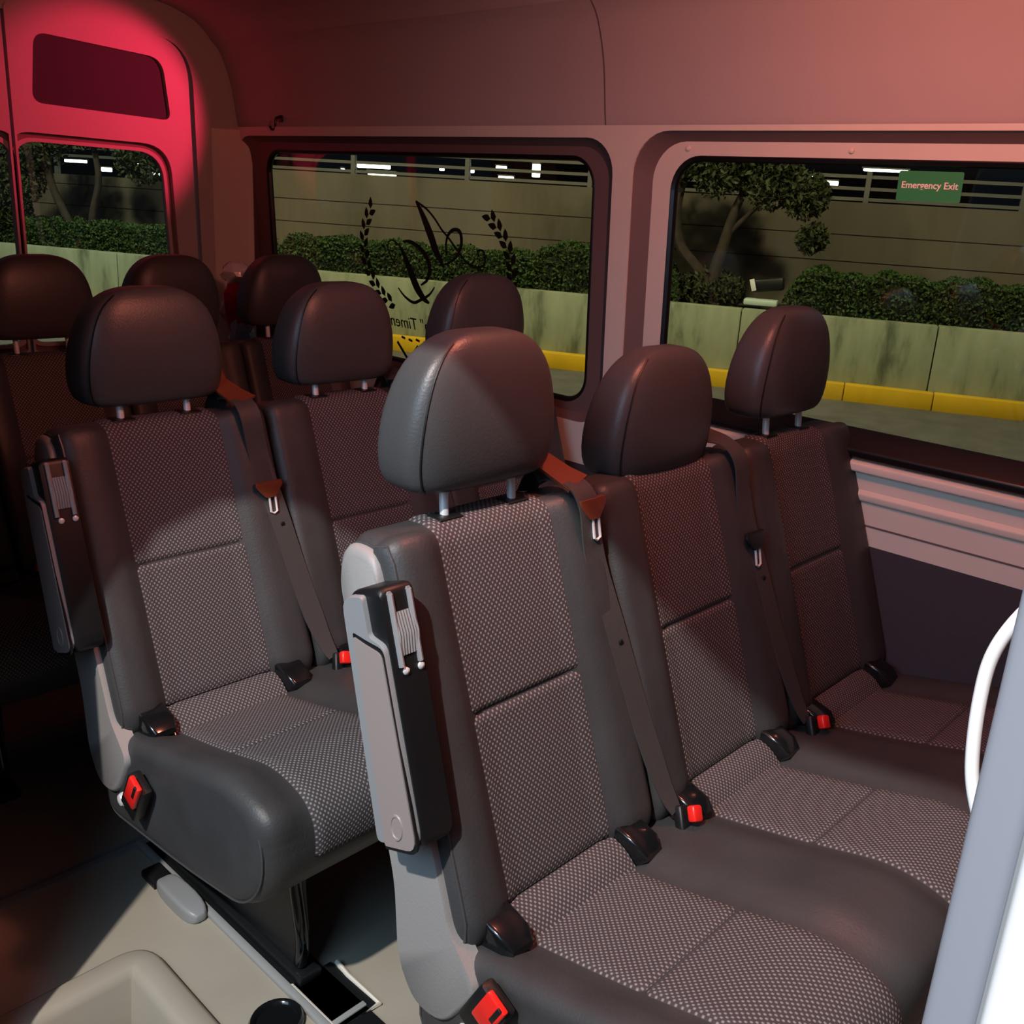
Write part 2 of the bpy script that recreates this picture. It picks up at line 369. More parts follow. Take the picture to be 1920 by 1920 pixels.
# ------------------------------------------------------------------ seats
SL = .36
def bprof():
    # closed (y,z) side profile, starting at the back-bottom going up the back, over the top and down the front
    poly = [(.012, .49), (.155, .975), (.140, 1.008), (.075, 1.012), (-.105, .505), (-.06, .465)]
    r = round_poly(poly, [.02, .02, .03, .045, .03, .02], 6)
    return resample(r, 250)
def pnormals(P):
    n = len(P); N = []
    c = sum(P, Vector((0, 0))) / n
    area = sum(P[i].x * P[(i + 1) % n].y - P[(i + 1) % n].x * P[i].y for i in range(n))
    s = 1 if area > 0 else -1
    for i in range(n):
        t = (P[(i + 1) % n] - P[i - 1]).normalized(); N.append(Vector((t.y, -t.x)) * s)
    return N
def cprof():
    poly = [(-.02, .285), (-.02, .46), (-.13, .475), (-.30, .512), (-.46, .556), (-.565, .532), (-.575, .430), (-.515, .350), (-.30, .315)]
    r = round_poly(poly, [.05, .05, .05, .06, .07, .07, .06, .05, .05], 6)
    return resample(r, 250)
def edge_inset(d, r): return 0 if d >= r else r - math.sqrt(max(r * r - (r - d) ** 2, 0))
def xs_for(x0, x1, r, n):
    a = [x0 + r * (1 - math.cos(k * PI / 12)) for k in range(6)]
    b = [x1 - r * (1 - math.cos(k * PI / 12)) for k in range(6)][::-1]
    mid = [x0 + r + (x1 - x0 - 2 * r) * k / n for k in range(n + 1)]
    return a + mid + b
BP = bprof(); BN = pnormals(BP); CP = cprof(); CN = pnormals(CP)
bmask = [sstep(.2, .8, -n.x) for n in BN]      # facing forward (-y)
cmask = [sstep(.0, .8, n.y) for n in CN]
def pad_surface(P, N, mask, x, x0, x1, r, bulge, extra=0.0):
    e = edge_inset(min(x - x0, x1 - x), r)
    return [(x, p.x + n.x * (-e + m * bulge + extra), p.y + n.y * (-e + m * bulge + extra)) for p, n, m in zip(P, N, mask)]
HW = .121
def bb(dx): return .026 * sstep(HW - .03, HW + .03, abs(dx)) - .004
def cb(dx): return .016 * sstep(HW - .01, HW + .05, abs(dx)) - .002
def strip(name, P, N, mask, idx, xa, xb, x0, x1, r, bul, m, parent, lift=.0045, seams=(), xoff=0.0, nx=16):
    """woven insert: open sheet lying on the pad, edges tucked in, uv in metres"""
    mb = MB(); rings = []; uv = []
    arc = [0]
    for a, b in zip(idx, idx[1:]): arc.append(arc[-1] + (P[b] - P[a]).length)
    for k in range(nx + 1):
        x = xa + (xb - xa) * k / nx; e = edge_inset(min(x - x0, x1 - x), r)
        tuck = -.006 if k in (0, nx) else lift
        ring = []
        for j, i in enumerate(idx):
            d = tuck if 0 < j < len(idx) - 1 else -.006
            for s, wd in seams: d -= .0060 * math.exp(-((arc[j] - s) / wd) ** 2)
            q = mask[i] * bul(x - xoff) - e + d
            ring.append((x, P[i].x + N[i].x * q, P[i].y + N[i].y * q)); uv.append((x, arc[j]))
        rings.append(ring)
    mb.loft(rings, closed=False); mb.uv_list = uv
    return mb.build(name, m, parent, angle=70)
HRD = [  # t, half width, y front, y back
        (-.026, .112, .090, .160), (-.022, .128, .080, .170), (-.010, .140, .071, .178), (.020, .146, .066, .182), (.060, .145, .064, .180),
        (.100, .137, .067, .174), (.135, .124, .073, .166), (.160, .106, .081, .158), (.178, .082, .090, .150), (.187, .058, .099, .143), (.191, .030, .108, .136)]
def headrest_mesh(s=1.0):
    rings = []
    for t, hw, yf, yb in HRD:
        pts = []
        n = 36; cy = (yf + yb) / 2; hy = (yb - yf) / 2
        for k in range(n):
            a = 2 * PI * k / n; c, s_ = math.cos(a), math.sin(a); ex = .31
            x = hw * math.copysign(abs(c) ** ex, c); y = hy * math.copysign(abs(s_) ** ex, s_)
            if y < 0: y += .020 * (abs(x) / .137) ** 3       # face curves back toward the sides
            pts.append((x * s, cy + y, t))
        rings.append(pts)
    return MB().loft(rings)
def bench(name, loc, n, pitch, label, group, raises, armrest=True, belts=True, detail=2, rz=0.0, buckle_sides=True, bko=(0, 0), parts_low=True, hscale=1.0):
    root = empty(name, loc, rz); tag(root, label, 'bench seat', group)
    X0 = -.205 * pitch / .44; XE = (n - 1) * pitch + .215 * pitch / .44
    # cushion: one long upholstered base
    def cbl(x):
        k = min(range(n), key=lambda k: abs(x - k * pitch)); return cb(x - k * pitch)
    xs = xs_for(X0, XE, .026, 24 * n)
    def ring(x):
        r = pad_surface(CP, CN, cmask, x, X0, XE, .026, cbl(x))
        # front corners rounded in plan
        d = min(x - X0, XE - x); s = 0 if d > .05 else .022 * (1 - math.sqrt(max(1 - (1 - d / .05) ** 2, 0)))
        return [(a, b + s * sstep(-.38, -.55, b), c) for a, b, c in r]
    rr_ = [ring(x) for x in xs]
    def shrink(r, k): return [(a, -.30 + (b + .30) * k, .43 + (c - .43) * k) for a, b, c in r]
    rr_ = [shrink(rr_[0], .02), shrink(rr_[0], .5)] + rr_ + [shrink(rr_[-1], .5), shrink(rr_[-1], .02)]
    cu = MB().loft(rr_).build('cushion', M_leather, root, angle=60)
    if detail > 1:
        xx = X0 + .008; e = edge_inset(.008, .026)
        pp = [p for i, p in enumerate(ring(xx)) if True]
        MB().tube([(xx - .001, CP[i].x + CN[i].x * (-e + .002) + (.022 * (1 - math.sqrt(1 - (1 - .008 / .05) ** 2)) * sstep(-.38, -.55, CP[i].x)), CP[i].y + CN[i].y * (-e + .002)) for i in range(0, len(CP), 4)], .002, 6, closed=True).build('piping', M_hr, cu)
    # indices running from back top to front bottom of the cushion
    i0 = min(range(len(CP)), key=lambda i: (CP[i] - Vector((-.10, .471))).length)
    i1 = min(range(len(CP)), key=lambda i: (CP[i] - Vector((-.574, .44))).length)
    step = 1 if CP[(i0 + 5) % len(CP)].x < CP[i0].x else -1
    idx = []; i = i0
    while True:
        idx.append(i); 
        if i == i1: break
        i = (i + step) % len(CP)
    for k in range(n):
        strip('seat_panel', CP, CN, cmask, idx, k * pitch - HW, k * pitch + HW, X0, XE, .026, cb, M_fabric, cu, seams=((.235, .0045),), xoff=k * pitch)
        # rolled fabric strip where cushion meets backrest
        pr = round_poly([(-.065, .500), (-.095, .512), (-.130, .503), (-.165, .470), (-.10, .445)], [.01, .015, .02, .006, .01], 5)
        m = MB(); rg = []; uv = []
        for j in range(13):
            x = k * pitch - HW + .002 + (2 * HW - .004) * j / 12; acc = 0
            rr = []
            for q, p in enumerate(pr):
                if q: acc += (Vector(p) - Vector(pr[q - 1])).length
                rr.append((x, p[0], p[1])); uv.append((x, acc))
            rg.append(rr)
        m.loft(rg); m.uv_list = uv; m.build('tuck_strip', M_fabric, cu)
        MB().tube(smooth_path([(k * pitch - HW - .001, -.08, .510), (k * pitch - HW - .003, -.124, .506), (k * pitch - HW - .003, -.165, .472)], 5), .0022, 6).build('strip_edge', M_steel, cu)
        # child seat anchor slots
        for s in (-1, 1):
            if s == -1 and k > 0 and detail < 2: continue
            a = MB(); cx = k * pitch + s * (HW + .026)
            rg = []
            for yy, hw_, hh in ((-.165, .020, .006), (-.150, .026, .020), (-.115, .027, .030), (-.06, .024, .030)):
                rg.append([(cx + px, yy, .497 + pz) for px, pz in rrect(hw_, hh, .006, 3)])
            a.loft(rg); a.build('anchor_guide', M_gloss, cu)
    bi0 = min(range(len(BP)), key=lambda i: (BP[i] - Vector((.135, 1.010))).length)
    bi1 = min(range(len(BP)), key=lambda i: (BP[i] - Vector((-.105, .507))).length)
    step = 1 if BP[(bi0 + 5) % len(BP)].x < BP[bi0].x else -1
    bidx = []; i = bi0
    while True:
        bidx.append(i)
        if i == bi1: break
        i = (i + step) % len(BP)
    for k in range(n):
        cx = k * pitch
        x0 = X0 if k == 0 else cx - pitch / 2 + .002; x1 = XE if k == n - 1 else cx + pitch / 2 - .002
        if k < n - 1: x1 = cx + pitch / 2 - .002
        bk = MB().loft([pad_surface(BP, BN, bmask, x, x0, x1, .03 if k == 0 else .022, bb(x - cx)) for x in xs_for(x0, x1, .03 if k == 0 else .022, 24)]).build('backrest', M_leather, root, angle=60)
        fp = strip('fabric_panel', BP, BN, bmask, bidx, cx - HW, cx + HW, x0, x1, .022, bb, M_fabric, bk, seams=((.312, .0045),), xoff=cx)
        if detail > 1:
            # piping along the outer edge of the backrest
            for xx in ((x0 + .006,) if k == 0 else ()):
                e = edge_inset(xx - x0, .03)
                pts = [(xx, BP[i].x + BN[i].x * (-e + .001 + bmask[i] * bb(xx - cx)), BP[i].y + BN[i].y * (-e + .001 + bmask[i] * bb(xx - cx))) for i in range(0, len(BP), 4)]
                MB().tube(pts, .0022, 6, closed=True).build('piping', M_hr, bk)
        # headrest with two posts
        rs = raises[k]
        hr = headrest_mesh(hscale)
        hr.v = [(x + cx + .004, y, z + 1.076 + rs) for x, y, z in hr.v]
        ho = hr.build('headrest', M_hr, root, angle=70, sub=1)
        if detail > 1:
            for s in (-1,):
                prs = []
                for t, hw_, yf, yb in HRD[1:9]:
                    fx = .90; c_ = fx ** (1 / .31); s_q = math.sqrt(1 - c_ * c_)
                    prs.append((cx + .004 + s * hw_ * fx, (yf + yb) / 2 - (yb - yf) / 2 * s_q ** .31 + .020 * (hw_ * fx / .137) ** 3 - .0002, 1.076 + rs + t))
                MB().tube(smooth_path(prs, 3), .0014, 5).build('seam', M_black, ho)
        for s in (-1, 1):
            MB().tube([(cx + s * .0675, .100, .98), (cx + s * .0675, .112, 1.095 + rs)], .0068, 12).build('post', M_chrome, ho)
            MB().box((cx + s * .0675, .102, 1.012), (.046, .030, .008), rot=Matrix.Rotation(math.radians(4), 3, 'X'), bev=.003).build('post_collar', M_black, bk)
    if parts_low:
        # grey plastic side shield below the backrest and behind the cushion
        pr = round_poly([(.152, .955), (.02, .53), (.008, .403), (-.03, .350), (-.085, .355), (-.150, .455), (-.094, .515), (.078, .998), (.140, .996)], [.02, .03, .03, .03, .03, .02, .02, .04, .02], 4)
        MB().loft([[(X0 + dx, y, z) for y, z in [((p[0] + .03) * k_ - .03, (p[1] - .6) * k_ + .6) for p in pr]] for dx, k_ in ((-.010, .965), (-.006, .99), (.0, 1.0), (.02, 1.0))]).build('side_shield', M_shell, root, angle=50)
        # metal pedestal legs
        for lx in (X0 + .19, XE - .16):
            zf = -loc[2]
            lp = round_poly([(-.40, .36 + 0), (-.385, .25), (-.40, .12), (-.385, zf + .022), (.13, zf + .022), (.13, .10), (.02, .33)], [.02, .06, .10, .01, .01, .04, .03], 5)
            slot = round_poly([(-.22, .105), (-.20, .145), (.03, .225), (.04, .19)], .018, 4)
            lg = plate('leg', lp, [slot], .022, lambda a, b, c, lx=lx: (lx - .011 + c, a, b), M_black, root)
            MB().tube(smooth_path([(lx - .004, -.395, .36), (lx - .004, -.378, .24), (lx - .004, -.398, .12), (lx - .004, -.390, zf + .03)], 6), .013, 10).build('front_tube', M_gloss, lg)
            fr = MB().box((lx, -.13, zf + .012), (.05, .58, .020), bev=.004).build('foot_rail', M_black, root)
        for q in (0, 1):
            MB().tube(smooth_path([(X0 + .11 + q * .03, -.06 - q * .03, .34), (X0 + .115 + q * .03, -.10 - q * .03, .25), (X0 + .15 + q * .03, -.15 - q * .03, .17)], 5), .006, 8).build('brace_rod', M_chrome, root)
    # side buckle with red button
    if buckle_sides:
        bu = MB(); rot = Matrix.Rotation(math.radians(-52), 3, 'X')
        Mx = Matrix.Rotation(math.radians(28), 3, 'X')
        bu.box((X0 - .020, -.172 + bko[0], .420 + bko[1]), (.024, .052, .085), rot=Mx, bev=.006)
        b_ = bu.build('buckle', M_black, root)
        MB().box((X0 - .034, -.190 + bko[0], .442 + bko[1]), (.010, .034, .058), rot=Mx, bev=.003).build('release_button', M_red, b_)
        MB().box((X0 - .0385, -.204 + bko[0], .450 + bko[1]), (.004, .007, .030), rot=Mx, bev=.001).build('buckle_slot', M_black, b_)
        MB().loft([[(X0 - x, -.098 + math.cos(a * PI / 8) * r - .025, .368 + math.sin(a * PI / 8) * r) for a in range(16)] for x, r in ((.0, .013), (.010, .013), (.016, .010), (.018, .004))]).build('bolt', M_chrome, root)
    # buckles between the seats
    for k in range(n - 1):
        bx = k * pitch + pitch / 2 + .028
        Mx = Matrix.Rotation(math.radians(-30), 3, 'X') @ Matrix.Rotation(math.radians(18), 3, 'Y')
        b_ = MB().box((bx, -.148, .500), (.024, .018, .050), rot=Mx, bev=.005).build('buckle', M_black, root)
        MB().box((bx + .004, -.166, .522), (.022, .016, .026), rot=Mx, bev=.004).build('release_button', M_red, b_)
    if belts:
        for k in range(n - 1):
            bx = k * pitch + .165
            def bs(z, o=.0): return SL * (z - .77) - .034 - o
            top = (bx, .065, 1.022)
            pts = [(bx - .012, .150, 1.00), (bx - .008, .130, 1.034), (bx - .002, .075, 1.036), (bx, .035, 1.008), (bx + .010, bs(.92), .92), (bx + .028, bs(.80), .80), (bx + .048, bs(.66), .66), (bx + .066, bs(.56, .004), .56), (bx + .080, -.135, .515)]
            sp_ = smooth_path(pts, 6)
            w = [.046] * len(sp_)
            for q in range(len(sp_) - 10, len(sp_)): w[q] = .046 - .024 * (q - len(sp_) + 10) / 10
            be = MB().ribbon(sp_, w, .0022, (0, -1, .35)).build('seat_belt', M_belt, root)
            if k != 1 or n != 3:
                gd = MB()
                gd.ribbon([(bx - .030, .128, 1.085), (bx - .022, .115, 1.060), (bx - .004, .085, 1.040), (bx + .004, .060, 1.030)], [.05, .046, .05, .062], .005, (0, -.6, .8))
                gd.build('belt_guide', M_guide, root)
            # tongue hanging on the webbing
            tz = 1.00 if (k == 0 and n == 3 and raises[0] == 0) else .865
            ty = bs(tz) - .006 if tz < .95 else .038
            tx = bx + (.012 if tz < .95 else .010)
            tm = M_guide if (raises[0] == 0 or k == 0) and not (k == 1) else M_black
            tg = MB().loft([[(tx + px, ty - .004 + py - .25 * (-dz), tz + dz) for px, py in rrect(hw_, .0045, .003, 3)] for dz, hw_ in ((.012, .030), (.004, .031), (-.010, .020), (-.018, .012))]).build('belt_tongue', tm, be)
            MB().tube([(tx + .007 * a + .004, ty - .008 - .008 * (b < -.02), tz + b) for a, b in ((-1, -.014), (-1, -.048), (0, -.052), (1, -.048), (1, -.014))], .0024, 8).build('metal_tongue', M_chrome, be)
            MB().box((bx + .030, bs(.79) - .003, .79), (.008, .004, .008), bev=.002).build('belt_stop', M_black, be)
    if armrest:
        # folded-up armrest on the aisle side, tilted with the backrest
        ar = []
        a0 = Vector((0.0, .028, .955 + .0)); 
        def AP(s, w):      # s down the length 0..1, w 0 rear..1 front  -> (y,z)
            rear = Vector((.077, .960)).lerp(Vector((-.006, .630)), s); front = Vector((.006, .985)).lerp(Vector((-.093, .662)), s)
            return rear.lerp(front, w)
        xa, xb = X0 - .056, X0 - .006
        def apoly(pts, radii, n=4): return round_poly([tuple(AP(s, w)) for s, w in pts], radii, n)
        body = apoly([(0, 0), (0, 1), (1.0, 1), (1, 0)], [.03, .012, .03, .012])
        A = MB().loft([[(x, (y - .0) , z) for y, z in [((p[0] + .01) * k_ - .01, (p[1] - .81) * k_ + .81) for p in body]] for x, k_ in ((xa, .965), (xa + .004, .99), (xa + .010, 1), (xb - .005, 1), (xb, .99))]).build('armrest', M_black, root, angle=50)
        side = apoly([(0.0, .02), (0.005, .60), (.16, .62), (.20, .97), (.995, .97), (1, .02)], [.03, .006, .006, .01, .025, .010])
        MB().loft([[(xa - .001 - q, y, z) for y, z in [((p[0] + .01) * k_ - .01, (p[1] - .81) * k_ + .81) for p in side]] for q, k_ in ((-.004, .97), (.003, .965), (.006, .955))]).build('armrest_side_frame', M_arm_light, A, angle=50)
        inl = apoly([(.17, .24), (.20, .52), (.235, .90), (.985, .93), (.985, .24)], [.004, .004, .01, .02, .004])
        MB().loft([[(xa - .004 - q, y, z) for y, z in inl] for q in (0, .0052)]).build('armrest_inlay', M_arm_inlay, A, angle=50)
        gl_ = apoly([(.155, .215), (.185, .53), (.22, .945), (1.0, .96), (1.0, .215)], [.004, .004, .01, .02, .004])
        MB().loft([[(xa - .004 - q, y, z) for y, z in gl_] for q in (0, .0035)]).build('armrest_groove', M_black, A, angle=50)
        cc = AP(.90, .58)
        MB().loft([[(xa - .0094 + q, cc.x + math.cos(a * PI / 8) * r * .011, cc.y + math.sin(a * PI / 8) * r * .017) for a in range(16)] for q, r in ((.001, 1.15), (-.0014, 1.05), (-.0014, .90), (-.0002, .84), (-.0002, .05))]).build('armrest_plug', M_arm_inlay, A)
        # grip with ribbed roller near the top front edge
        c0 = AP(.06, .80); c1 = AP(.30, .93)
        fr = MB()
        for (s0, w0, s1, w1) in ((.03, .72, .03, 1.02), (.03, 1.02, .30, 1.02)):
            p, q = AP(s0, w0), AP(s1, w1)
            fr.tube([(xa + .012, p.x, p.y), (xa + .012, q.x, q.y)], .004, 6); fr.tube([(xb - .008, p.x, p.y), (xb - .008, q.x, q.y)], .004, 6)
        fr.build('grip_frame', M_arm_light, A)
        ro = MB()
        for j in range(8):
            p, q = AP(.10, 1.01), AP(.26, 1.01); x = xa + .014 + j * .0042
            ro.tube([(x, p.x, p.y), (x, (p.x + q.x) / 2 - .004, (p.y + q.y) / 2), (x, q.x, q.y)], .002, 6)
        ro.build('grip_roller', M_arm_light, A)
        for j in range(2):
            p = AP(.32, 1.01)
            MB().loft([[(xa + .018 + j * .024 + math.cos(a * PI / 5) * r, p.x - d_, p.y + math.sin(a * PI / 5) * r) for a in range(10)] for d_, r in ((-.004, .005), (.001, .005), (.003, .002))]).build('grip_screw', M_chrome, A)
    return root
R1 = bench('passenger_bench', (.96, .845, -.02), 3, .44, 'nearest dark grey three-place bench seat with the front armrest, facing right', 'dark grey bench seats', [.0, -.052, .0], bko=(-.005, .035))
R2 = bench('passenger_bench', (.883, 1.655, -.03), 3, .44, 'middle dark grey three-place bench seat on a black pedestal leg above the floor rail', 'dark grey bench seats', [-.012, -.012, .0], bko=(-.03, .0))
R3 = bench('passenger_bench', (.67, 2.59, -.058), 4, .38, 'rearmost dark bench seat against the rear doors, its headrests below the rear window', 'dark grey bench seats', [0, 0, 0, 0], armrest=False, belts=False, detail=1, buckle_sides=False, hscale=1.0)

# latch and rail details on the floor
rl = empty('floor_rail', (.87, 1.35, 0)); tag(rl, 'black seat rail let into the floor with pale grey edge under the middle bench', 'rail')
MB().box((0, 0, .003), (.070, .95, .006)).build('channel', M_black, rl)
MB().box((-.045, .05, .006), (.016, .86, .012), bev=.003).build('edge_strip', M_rail_light, rl)
MB().box((.0, -.225 , .004), (.075, .012, .010), bev=.002).build('end_lip', M_rail_light, rl)
lt = empty('rail_latch', (.80, 1.60, 0)); tag(lt, 'pale grey rounded latch cover beside the pedestal leg of the middle bench', 'latch')
MB().loft([[(px, y, pz + .012) for px, pz in rrect(hx, hz, .008, 4)] for y, hx, hz in ((-.09, .010, .008), (-.075, .022, .017), (-.03, .026, .021), (.045, .024, .018), (.07, .018, .012))]).build('cap', M_arm_light, lt, sub=1)
MB().loft([[(px + .0, y, pz + .008) for px, pz in rrect(.022, .010, .006, 3)] for y in (.065, .12)]).build('base', M_black, lt)
# opening in the floor by the rail end
op = empty('rail_cover', (.88, 1.18, 0)); tag(op, 'open rectangular floor slot with a torn pale edge in front of the pedestal leg', 'floor slot')
MB().box((0, 0, .004), (.085, .14, .004)).build('slot', M_black, op)
MB().tube([(-.046, .07, .005), (-.046, -.073, .005), (.046, -.073, .005), (.046, .02, .006), (.050, .06, .008)], .005, 8).build('slot_edge', M_panel, op)
# black glossy cap at the bottom
kb = MB().loft([[(.765 + math.cos(a * PI / 14) * r, 1.195 + math.sin(a * PI / 14) * r * .9, z) for a in range(28)] for r, z in ((.050, .0), (.050, .012), (.046, .020), (.040, .018), (.036, .012), (.02, .012))]).build('floor_plug', M_gloss)
tag(kb, 'glossy black round plug on the beige floor at the bottom of the picture', 'floor plug')

# ------------------------------------------------------------------ things behind the rear bench
M_bagr = mat('red_plastic', (.85, .02, .05), .25, noise=.6, nscale=12, bump=.6, bscale=25)
M_bagw = mat('clear_plastic', (.75, .75, .78), .15, bump=.9, bscale=30)
sc_ = empty('suitcase', (1.80, 3.05, 0)); tag(sc_, 'dark suitcase standing under the plastic bag behind the rear bench', 'suitcase')
MB().box((0, 0, .43), (.34, .24, .84), bev=.04).build('body', M_dark, sc_)
bg = empty('plastic_bag', (1.83, 3.0, .90)); tag(bg, 'crumpled red and white plastic bag behind the rear bench, next to the rear corner pillar', 'bag')
def crumple(c, d, seed, n=14, m=9):
    rnd = random.Random(seed); rg = []
    for i in range(m + 1):
        a = PI * i / m; r = max(math.sin(a), .02); rg.append([(c[0] + d[0] * r * math.cos(2 * PI * k / n) * (1 + rnd.uniform(-.25, .25)), c[1] + d[1] * r * math.sin(2 * PI * k / n) * (1 + rnd.uniform(-.25, .25)), c[2] - d[2] * math.cos(a) * (1 + rnd.uniform(-.1, .1))) for k in range(n)])
    return MB().loft(rg)
crumple((0, 0, .11), (.055, .06, .11), 1).build('red_part', M_bagr, bg, angle=20)
crumple((-.01, 0, .225), (.045, .045, .04), 2).build('white_top', M_bagw, bg, angle=20)
crumple((-.005, -.02, .02), (.04, .04, .07), 3).build('pale_bottom', mat('pale_blue_plastic', (.35, .42, .5), .3, bump=.5, bscale=30), bg, angle=20)

# ------------------------------------------------------------------ window lettering and stickers
M_vinyl = mat('black_vinyl', (.006, .007, .005), .5)
M_green = mat('green_sticker', (.03, .30, .09), .5)
M_letter = mat('sticker_lettering', (1.0, .95, .85), .5)
ST = .0445    # offset just inside the pane
def onpane(y, z, c=0): return Vector((gx(z) - .065 + ST - c, y, z))
dec = empty('window_monogram', onpane(2.30, 1.24)); tag(dec, 'black script monogram with laurel branches and mirrored lettering on the rear side window', 'decal')
doff = Vector(dec.location)
def ink(name, strokes):
    m = MB()
    for pts, w in strokes:
        sp_ = smooth_path([(p[0], p[1], 0) for p in pts], 5); n = len(sp_)
        ws = [w[0] + (w[1] - w[0]) * math.sin(PI * i / (n - 1)) for i in range(n)] if isinstance(w, tuple) else [w] * n
        P = [onpane(p.x, p.y) - doff for p in sp_]
        m.ribbon([tuple(p) for p in P], ws, .0008, (-1, 0, -.06))
    return m.build(name, M_vinyl, dec, smooth=False)
ink('initial', [([(2.358, 1.393), (2.336, 1.366), (2.313, 1.331), (2.290, 1.292), (2.270, 1.254), (2.25, 1.228), (2.236, 1.208)], (.005, .028)),
     ([(2.358, 1.393), (2.312, 1.374), (2.275, 1.348), (2.243, 1.317), (2.215, 1.297), (2.183, 1.269), (2.161, 1.25), (2.134, 1.231), (2.098, 1.220), (2.068, 1.228), (2.059, 1.246), (2.068, 1.269), (2.09, 1.267), (2.084, 1.252)], 0.0065),
     ([(2.236, 1.215), (2.197, 1.232), (2.17, 1.255), (2.158, 1.286), (2.165, 1.316), (2.192, 1.32), (2.215, 1.304), (2.225, 1.275), (2.22, 1.245)], (.004, .012))])
ink('initial', [([(2.461, 1.197), (2.486, 1.224), (2.495, 1.256), (2.474, 1.272), (2.438, 1.257)], .0045),
     ([(2.438, 1.257), (2.409, 1.217), (2.38, 1.168), (2.356, 1.132), (2.327, 1.106), (2.303, 1.095)], (.006, .028)),
     ([(2.423, 1.271), (2.388, 1.273), (2.344, 1.257), (2.31, 1.229), (2.299, 1.201), (2.311, 1.165), (2.341, 1.146)], (.005, .016)),
     ([(2.45, 1.127), (2.418, 1.103), (2.377, 1.089), (2.342, 1.101), (2.302, 1.121), (2.278, 1.146)], (.004, .010))])
def laurel(path, flip, n=11):
    P = resample([(a, b) for a, b in path], n * 2, closed=False)
    m = MB()
    for i in range(0, len(P) - 1):
        p = P[i]; t = (P[i + 1] - P[i]).normalized() * flip
        side = 1 if i % 2 else -1
        ang = math.radians(32) * side
        d = Vector((t.x * math.cos(ang) - t.y * math.sin(ang), t.x * math.sin(ang) + t.y * math.cos(ang)))
        nn = Vector((-d.y, d.x)); L = .036; wd = .0100
        base = p + Vector((-t.y, t.x)) * side * .002
        ring = [base, base + d * L * .35 + nn * wd, base + d * L * .7 + nn * wd * .7, base + d * L, base + d * L * .7 - nn * wd * .7, base + d * L * .35 - nn * wd]
        a = [onpane(q.x, q.y) - doff for q in ring]; b = [onpane(q.x, q.y, .0008) - doff for q in ring]
        m.add([tuple(q) for q in a + b], [(0, 1, 2, 3, 4, 5), (11, 10, 9, 8, 7, 6)] + [(k, (k + 1) % 6, 6 + (k + 1) % 6, 6 + k) for k in range(6)])
    return m.build('laurel_branch', M_vinyl, dec, smooth=False)
LA = [(2.565, 1.375), (2.590, 1.340), (2.608, 1.305), (2.618, 1.265), (2.616, 1.226), (2.606, 1.190), (2.590, 1.158), (2.566, 1.128), (2.532, 1.100), (2.495, 1.080), (2.465, 1.074)]
laurel(LA[::-1], 1)
LB = [(2.050, 1.372), (2.024, 1.350), (1.998, 1.325), (1.977, 1.298), (1.962, 1.268), (1.952, 1.235), (1.950, 1.200), (1.958, 1.168), (1.975, 1.138), (2.000, 1.110), (2.035, 1.085)]
laurel(LB[::-1], 1)
def text_mesh(name, body, size, place, m, parent, mirror=False, extr=.0004, shear=0, bold=0):
    cu = bpy.data.curves.new(name, 'FONT'); cu.body = body; cu.size = size; cu.extrude = extr; cu.align_x = 'CENTER'; cu.align_y = 'CENTER'; cu.shear = shear; cu.offset = bold
    to = bpy.data.objects.new('tmp', cu); C.objects.link(to)
    me = bpy.data.meshes.new_from_object(to.evaluated_get(bpy.context.evaluated_depsgraph_get())); bpy.data.objects.remove(to); bpy.data.curves.remove(cu)
    for v in me.vertices: v.co = place(-v.co.x if mirror else v.co.x, v.co.y, v.co.z)
    me.name = name; me.materials.clear()
    return finish(name, me, m, parent, smooth=False)
text_mesh('lettering', 'an" Timem', .052, lambda a, b, c: onpane(2.39 - a, 1.020 + b, c) - doff, M_vinyl, dec, mirror=True, shear=.25)
# lower ornament partly hidden behind the headrests
m = MB()
for k in range(7):
    q = (2.43 - k * .035, .972 - .004 * (k % 2)); m.box(tuple(onpane(q[0], q[1]) - doff), (.001, .018, .007), rot=Matrix.Rotation(.2, 3, 'X'))
m.ribbon([tuple(onpane(2.46 - .012 * k, .955 - .012 * k) - doff) for k in range(5)], .009, .0008, (-1, 0, 0))
m.ribbon([tuple(onpane(2.36 + .010 * k, .955 - .012 * k) - doff) for k in range(5)], .007, .0008, (-1, 0, 0))
m.build('lower_ornament', M_vinyl, dec, smooth=False)
sk = empty('exit_sticker', onpane(.815, 1.488)); tag(sk, 'green rectangular Emergency Exit sticker at the top of the front side window', 'sticker')
so = Vector(sk.location)
plate('label_film', rbox(.752, .880, 1.460, 1.517, .004, 3), [], .0006, lambda a, b, c: onpane(a, b, c) - so, M_green, sk)
text_mesh('lettering', 'Emergency Exit', .0180, lambda a, b, c: onpane(.816 - a, 1.490 + b, .0012 + c) - so, M_letter, sk, bold=.0003)

